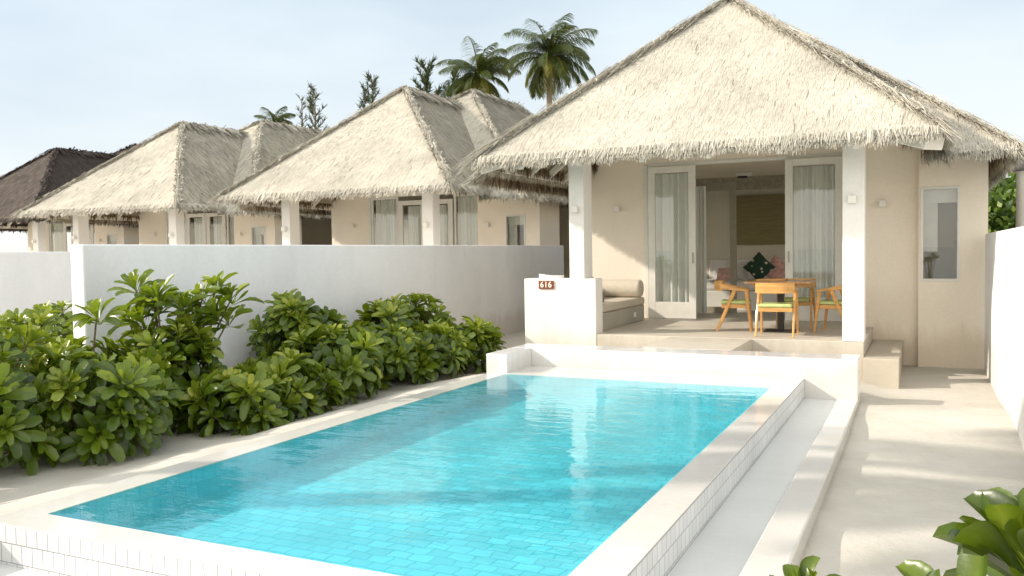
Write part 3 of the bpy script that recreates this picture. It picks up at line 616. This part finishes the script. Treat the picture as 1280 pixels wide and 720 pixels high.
m = MB(); m.box(-.16,.14,-.07,.07,0,.07); m.build('housing', M['lamp'], ac, bevel=.006)
m = MB(); m.box(-.13,.05,-.05,.05,-.04,-.002); m.build('lens', M['black'], ac)
dp = empty('inner_glass_door', (-3.5,17.0,.58)); tag(dp, 'dark framed inner glass door standing left of the daybed', 'door')
m = MB(); m.box(.10,.22,0,.05,0,2.55); m.box(-.95,-.85,0,.05,0,2.55); m.box(-.85,.10,.002,.048,2.40,2.55); m.box(-.85,.10,.002,.048,0,.12); m.build('door_frame', M['doorwood'], dp, bevel=.004)
m = MB(); m.quad((-.85,.025,.12),(.10,.025,.12),(.10,.025,2.40),(-.85,.025,2.40)); m.build('glass_pane', M['glass'], dp)
cu_ = curtain(None, -4.0,-3.78,16.6,.6,3.05, 3, .04, 'sheer_curtain'); tag(cu_, 'narrow sheer curtain hanging inside the open doorway', 'curtain')
tl = empty('table_lamp', (-3.72,18.0,.58)); tag(tl, 'lamp with pale pink shade beside the daybed', 'lamp')
m = MB(); m.lathe([(.12,.0),(.12,.02),(.03,.04),(.03,.55),(.02,.6)],16); m.build('stand', M['black'], tl, smooth=True)
m = MB(); m.lathe([(.17,.56),(.12,.86),(.115,.86),(.165,.56)],20); m.build('lamp_shade', M['pink'], tl, smooth=True)

# ------------------------------------------------------------------ sea lettuce shrubs
def leaf_template(ns=5, droop=.25, cup=.16):
    prof = [.10,.16,.42,.80,1.0,.72] if ns == 5 else [.12,.14,.22,.36,.54,.72,.88,.98,1.0,.88,.52]
    vs = []
    for i in range(ns+1):
        t = i/ns; w_ = prof[i]*.5; z = .10*math.sin(t*2.2)-droop*t*t
        vs += [(-w_, t, z+cup*w_*1.2), (0, t+(0.02 if i==ns else 0), z), (w_, t, z+cup*w_*1.2)]
    q = []
    for i in range(ns):
        b = i*3; q += [(b,b+1,b+4,b+3),(b+1,b+2,b+5,b+4)]
    return np.array(vs, float), np.array(q, int)
LT, LQ = leaf_template(); LTH, LQH = leaf_template(10, .04, .22)

def rosette(c, axis, size, n, hi=False, tintb=.5):
    T_, Q_ = (LTH, LQH) if hi else (LT, LQ); k = len(T_)
    axis = np.array(axis, float); axis /= np.linalg.norm(axis)
    a = np.cross(axis, [0,0,1.0] if abs(axis[2]) < .9 else [1.0,0,0]); a /= np.linalg.norm(a); b = np.cross(axis, a)
    Vs, Qs, Ts = [], [], []; ph = rng.random()*6.28
    for i in range(n):
        t = i/(n-1); th = ph+i*2.39996; el = R((30 if hi else 12)+ (48 if hi else 62)*(1-t)**1.1 + rng.normal(0, 7)); L = size*(.55+.45*min(1, t*1.6))*(.85+.3*rng.random()); wd = L*((.32 if hi else .29)+.07*rng.random())
        rad = a*math.cos(th)+b*math.sin(th); d = rad*math.cos(el)+axis*math.sin(el); up = -rad*math.sin(el)+axis*math.cos(el); s = np.cross(d, up)
        tw = rng.normal(0, .25); s2 = s*math.cos(tw)+up*math.sin(tw); up2 = np.cross(s2, d)
        base = np.array(c)-axis*size*.30*t+rad*.008
        dr = 1+rng.normal(0,.5)
        V = base + T_[:,0:1]*wd*s2 + T_[:,1:2]*L*d + (T_[:,2:3]*dr)*L*up2
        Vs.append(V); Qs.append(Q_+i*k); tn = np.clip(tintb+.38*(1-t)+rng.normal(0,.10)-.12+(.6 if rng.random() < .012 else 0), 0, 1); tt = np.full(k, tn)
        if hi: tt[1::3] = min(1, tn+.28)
        tt = tt; Ts.append(tt)
    return np.concatenate(Vs), np.concatenate(Qs), np.concatenate(Ts)

def shrub(x, y, rx, ry, h, nros, label, size=.20, group='sea lettuce shrubs of the hedge', z0=None, extra=(), seed=0, skew=0):
    z0 = zt(x, y) if z0 is None else z0
    root = empty('sea_lettuce_shrub', (x, y, z0)); tag(root, label, 'shrub', group); P_ = []; st = MB()
    st.tube([(0,0,-.1),(.02,0,h*.25)], [.035,.025], 6)
    lst = []
    for i in range(nros):
        for _ in range(20):
            d = rng.normal(0, 1, 3); d /= np.linalg.norm(d)
            if d[2] > -.8: break
        rr = rng.uniform(.74, 1.03) if i < nros*.78 else rng.uniform(.35, .7)
        c = np.array([d[0]*rx*rr, d[1]*ry*rr, h*.50+d[2]*h*.46*rr]); c[2] = max(c[2], .07+rng.random()*.05)
        lst.append((c, d*np.array([1,1,.6])+np.array([.05,-.15,.55]), size*rng.uniform(.8,1.2), .30+.35*max(0,d[2])+(.1 if rr > .8 else -.25)))  # upper rosettes tinted lighter, inner ones darker, light and shade put into the tint
    for e_ in extra: lst.append((np.array(e_[:3]), np.array([rng.normal(0,.3),-.35,1.0]), size*e_[3], .6))
    for c, ax, s_, tb_ in lst:
        P_.append(rosette(c, ax, s_, int(rng.integers(16, 22)), tintb=tb_))
        mid = c*.5+np.array([0,0,-.02]); st.tube([(0,0,h*.08),tuple(mid),tuple(c-np.array([0,0,.01]))], [.016,.012,.009], 5, False)
    V, Q, t = join(P_); np_mesh('foliage', M['leaf'], V, Q, t, root, smooth=True); st.build('stems', M['bark'], root, smooth=True)
    return root
S = [
 (-7.15,4.35,.80,.85,1.24,64,'broad shrub cut by the left edge of the hedge, beside the sand',()),
 (-6.75,5.25,.68,.68,0.92,54,'low front shrub with big leaves, at the near left end of the hedge',()),
 (-7.25,5.60,.55,.52,0.98,46,'shrub standing just in front of the sunlit end of the long wall',((.1,.1,1.18,1.15),)),
 (-6.95,6.35,.52,.50,1.06,62,'tallest shrub, with open sprays reaching high over the white wall',((-.30,-.1,1.42,1.1),(-.16,.0,1.30,1.1),(.0,-.1,1.32,1.15),(.12,.1,1.22,1.2),(.20,.5,1.40,1.1),(.30,.6,1.28,1.1),(.32,.35,1.12,1.15),(-.3,-.2,1.12,1.1),(.1,.3,1.10,1.1),(-.1,-.2,1.08,1.2),(.25,.1,1.0,1.2),(.3,.55,1.05,1.1),(.1,.1,.98,1.1),(-.25,.1,1.2,1.1),(.2,.3,1.3,1.1))),
 (-6.25,6.55,.50,.50,0.52,36,'low rounded shrub at the front foot of the tallest one',()),
 (-6.30,7.35,.48,.46,0.56,42,'bright low shrub in the middle gap of the hedge beside the sand',()),
 (-7.20,8.75,.55,.58,1.30,52,'dense dark tall shrub against the wall in the middle of the hedge',()),
 (-6.40,8.30,.58,.55,0.86,50,'bright mid green shrub in front of the dense dark one',()),
 (-6.55,9.35,.58,.55,0.81,44,'shrub with arching twigs in the far half of the hedge',()),
 (-7.0,10.35,.50,.50,1.02,38,'upright shrub rising against the wall in the far half of the hedge',()),
 (-6.20,10.15,.52,.52,0.68,42,'rounded shrub near the far corner of the pool',()),
 (-7.15,11.35,.60,.62,1.04,46,'last tall shrub before the warm lit part of the wall',()),
 (-6.15,11.0,.52,.60,0.72,44,'low shrub at the far end of the hedge by the pool end wall',()),
]
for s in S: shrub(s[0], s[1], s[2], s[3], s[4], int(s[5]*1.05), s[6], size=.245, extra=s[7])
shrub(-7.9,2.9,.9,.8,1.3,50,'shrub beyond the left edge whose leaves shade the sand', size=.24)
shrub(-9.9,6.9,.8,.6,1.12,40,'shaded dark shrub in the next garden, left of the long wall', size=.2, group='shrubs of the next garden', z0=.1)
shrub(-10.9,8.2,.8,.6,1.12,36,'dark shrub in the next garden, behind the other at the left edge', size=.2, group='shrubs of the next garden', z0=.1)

def near_shrub(loc, lst, label):
    root = empty('foreground_shrub', loc); tag(root, label, 'shrub', 'shrubs at the bottom right'); P_ = []; st = MB(); st.tube([(0,0,-.05),(0.01,.02,.5)], [.03,.02], 8)
    for c, ax, s_, n in lst:
        P_.append(rosette(np.array(c), ax, s_, n, hi=True, tintb=.22)); st.tube([(0,0,.4),(c[0]*.6,c[1]*.6,c[2]*.7),tuple(np.array(c)-np.array(ax)*.02)], [.018,.013,.010], 8, False)
    V, Q, t = join(P_); np_mesh('foliage', M['leaf'], V, Q, t, root, smooth=True); st.build('stems', M['bark'], root, smooth=True)
near_shrub((.155,1.15,.11), [((-.03,.03,1.33),(-.35,-.2,1),.135,20),((.10,.02,1.42),(0,-.2,1),.135,20),((.03,-.10,1.27),(-.2,-.5,1),.13,18),((-.01,.14,1.27),(-.2,.1,1),.13,18),((.17,.16,1.37),(.2,.2,1),.135,18),((.07,.07,1.33),(-.1,0,1),.13,18),((-.11,-.0,1.24),(-.5,-.1,1),.12,16)], 'glossy large leaved shrub filling the bottom right corner')
near_shrub((-.19,1.55,.165), [((.0,0,1.05),(0,-.1,1),.085,15),((.06,-.06,1.01),(.2,-.3,1),.075,13),((-.05,-.05,1.01),(-.3,-.2,1),.075,13)], 'small tuft of leaves at the bottom edge by the channel wall')

# ------------------------------------------------------------------ palms
def frond(P_, base, az, el, L, tint):
    n = 34; pts = []; p = np.array(base, float); e_ = el
    hd = np.array([math.cos(az), math.sin(az), 0])
    for i in range(n+1):
        pts.append(p.copy()); d = hd*math.cos(e_)+np.array([0,0,math.sin(e_)]); p = p+d*L/n; e_ -= R(rng.uniform(1.3,2.3))*(1+i/n*.9)
    pts = np.array(pts); sd_ = np.array([-hd[1], hd[0], 0]); V = []; T_ = []
    for i in range(n):
        w_ = .045*(1-i/n)+.01; V += [pts[i]-sd_*w_, pts[i]+sd_*w_, pts[i+1]+sd_*w_*.9, pts[i+1]-sd_*w_*.9]; T_ += [min(1,tint+.3)]*4
    for i in range(4, n):
        t = i/n; d = pts[min(i+1,n)]-pts[i-1]; d /= np.linalg.norm(d)
        for s in (-1, 1):
            for rep in (0, .5):
                q = pts[i]+d*rep*L/n; ln = L*.31*math.sin(math.pi*min(1,(t*.86+.12)))**.6*rng.uniform(.8,1.1)
                ld = d*.62+sd_*s*.72+np.array([0,0,-.30-.35*rng.random()]); ld /= np.linalg.norm(ld); wv = np.cross(ld, [0,0,1.0]); wv = wv/np.linalg.norm(wv)*.017 + np.array([0,0,.008])
                m1 = q+ld*ln*.5; tp = q+ld*ln+np.array([0,0,-ln*.22]); tn = np.clip(tint+rng.normal(0,.12),0,1)
                V += [q-wv*.6, q+wv*.6, m1+wv, m1-wv, m1-wv, m1+wv, tp+wv*.15, tp-wv*.15]; T_ += [tn]*8
    P_.append((np.array(V), np.arange(len(V)).reshape(-1,4), np.array(T_)))
def palm(x, y, hgt, L, nf, label, lean=0):
    root = empty('coconut_palm', (x, y, 0)); tag(root, label, 'palm tree', 'coconut palms behind the villas')
    m = MB(); pts = []; rad = []
    for i in range(15):
        t = i/14; pts.append((lean*(t-1)**2*-1+lean, 0, hgt*t)); rad.append((.22-.09*t)*(1+.08*(i%2)))
    m.tube(pts, rad, 12); m.build('trunk', M['trunk'], root, smooth=True)
    top = pts[-1]; P_ = []
    for i in range(nf):
        t = i/nf; az = i*2.39996+rng.normal(0,.2); el = R(86-125*t+rng.normal(0,6)); frond(P_, (top[0],top[1],top[2]-.15*t), az, el, L*(.75+.25*math.sin(math.pi*min(1,t+.25)))*rng.uniform(.9,1.08), .25+.7*(t > .72)*rng.random()+.2*rng.random())
    V, Q, t = join(P_); np_mesh('crown', M['palm'], V, Q, t, root)
    m = MB()
    for i in range(9):
        a = i*.7; c = (top[0]+.22*math.cos(a), .22*math.sin(a), top[2]-.28-.12*(i%3)); m.lathe([(.01,-.13),(.09,-.08),(.12,0),(.09,.09),(.01,.13)], 8, c)
    m.build('coconuts', M['wood'], root, smooth=True)
palm(-17.75,42,12.1,3.0,42,'tallest coconut palm, right of the pair, trunk showing over the roofs')
palm(-21.95,42,11.5,2.6,36,'left coconut palm of the pair behind the middle roof')
palm(-12.4,.6,8.6,2.6,24,'coconut palm outside the left edge whose shadow crosses the pool', lean=.0)
palm(-36.2,42,9.9,1.7,18,'small palm with only its crown showing above the third roof')
palm(-24.0,43.5,10.1,2.4,30,'low palm half hidden behind the peak of the middle roof')

# ------------------------------------------------------------------ casuarinas
def casuarina(x, y, h, r, label, n=900, bare=0):
    root = empty('casuarina_tree', (x, y, 0)); tag(root, label, 'tree', 'feathery trees behind the villas'); tk = MB(); tk.tube([(0,0,0),(0,0,h*.6),(.05,0,h*.97)], [.16,.09,.02], 7)
    Vs = []; Ts = []
    nb = 46
    for i in range(nb):
        t = .35+.65*i/nb; az = rng.random()*6.28; L = r*(1.15-t)*1.9*rng.uniform(.6,1.15)+.15; z0_ = h*t; d = np.array([math.cos(az)*.7, math.sin(az)*.7, .75]); d /= np.linalg.norm(d)
        b0 = np.array([0,0,z0_*.985]); tk.tube([tuple(b0), tuple(b0+d*L)], [.03,.008], 4, False)
        for k in range(n//nb):
            s_ = rng.random()**.8; q = b0+d*L*s_; dd = d*.5+rng.normal(0,.45,3)+np.array([0,0,.5]); dd /= np.linalg.norm(dd); ln = rng.uniform(.18,.42); wv = np.cross(dd, rng.normal(0,1,3)); wv = wv/np.linalg.norm(wv)*.028
            Vs += [q-wv, q+wv, q+dd*ln+wv*.3, q+dd*ln-wv*.3]; Ts += [rng.random()]*4
    V = np.array(Vs); np_mesh('crown', M['needles'], V, np.arange(len(V)).reshape(-1,4), Ts, root); tk.build('trunk', M['bark'], root, smooth=True)
casuarina(-25.2,42,12.6,1.9,'dense feathery tree touching the left coconut palm', 3200)
casuarina(-24.6,44,12.6,1.9,'feathery tree between the two palms and the middle roof peak', 2800)
casuarina(-28.9,42,12.3,1.2,'sparse feathery tree over the left slope of the middle roof', 1400)
casuarina(-30.2,43,12.0,.8,'smaller feathery tree left of the sparse one', 1000)
casuarina(-33.1,42,12.0,1.0,'spiky tree behind the third roof', 1300)
casuarina(-34.9,43,11.8,.7,'thin nearly bare tree left of the spiky one', 350)

# ------------------------------------------------------------------ broadleaf trees on the right
def broadleaf(x, y, h, r, label, n=5000):
    root = empty('broadleaf_tree', (x, y, 0)); tag(root, label, 'tree', 'leafy trees beyond the right wall'); tk = MB(); tk.tube([(0,0,0),(.1,0,h*.55)], [.2,.1], 8); cl = []
    for i in range(26):
        d = rng.normal(0,1,3); d /= np.linalg.norm(d); c = np.array([d[0]*r*.8, d[1]*r*.8, h*.62+d[2]*h*.34]); cl.append(c); tk.tube([(.05,0,h*.35), tuple(c*.6+np.array([0,0,h*.15])), tuple(c)], [.06,.035,.01], 5, False)
    cl = np.array(cl); c = cl[rng.integers(0,26,n)] + rng.normal(0,1,(n,3))*r*.17
    d = rng.normal(0,1,(n,3)); d[:,2] += .4; d /= np.linalg.norm(d,axis=1)[:,None]; s_ = np.cross(d, rng.normal(0,1,(n,3))); s_ /= np.linalg.norm(s_,axis=1)[:,None]; L = .14+.12*rng.random((n,1))
    V = np.stack([c, c+d*L*.5+s_*L*.32, c+d*L, c+d*L*.5-s_*L*.32],1).reshape(-1,3); np_mesh('crown', M['broad'], V, np.arange(n*4).reshape(-1,4), np.repeat(rng.random(n),4), root); tk.build('trunk', M['bark'], root, smooth=True)
broadleaf(2.5,27,3.9,1.5,'leafy tree between the nearest villa and the grey capped post', 6500)
broadleaf(3.6,30,4.5,1.9,'taller leafy tree cut by the right edge', 7000)

# ------------------------------------------------------------------ domed post behind the right wall
ps = empty('garden_post', (1.53,17,0)); tag(ps, 'white post with grey domed cap behind the right wall', 'post')
m = MB(); m.lathe([(.10,0),(.10,3.05),(.12,3.06),(.12,3.1)],20); m.build('shaft', M['lamp'], ps, smooth=True)
m = MB(); m.lathe([(.25,3.08),(.27,3.12),(.25,3.24),(.18,3.38),(.08,3.47),(.01,3.49)],28); m.build('cap', M['grey'], ps, smooth=True)
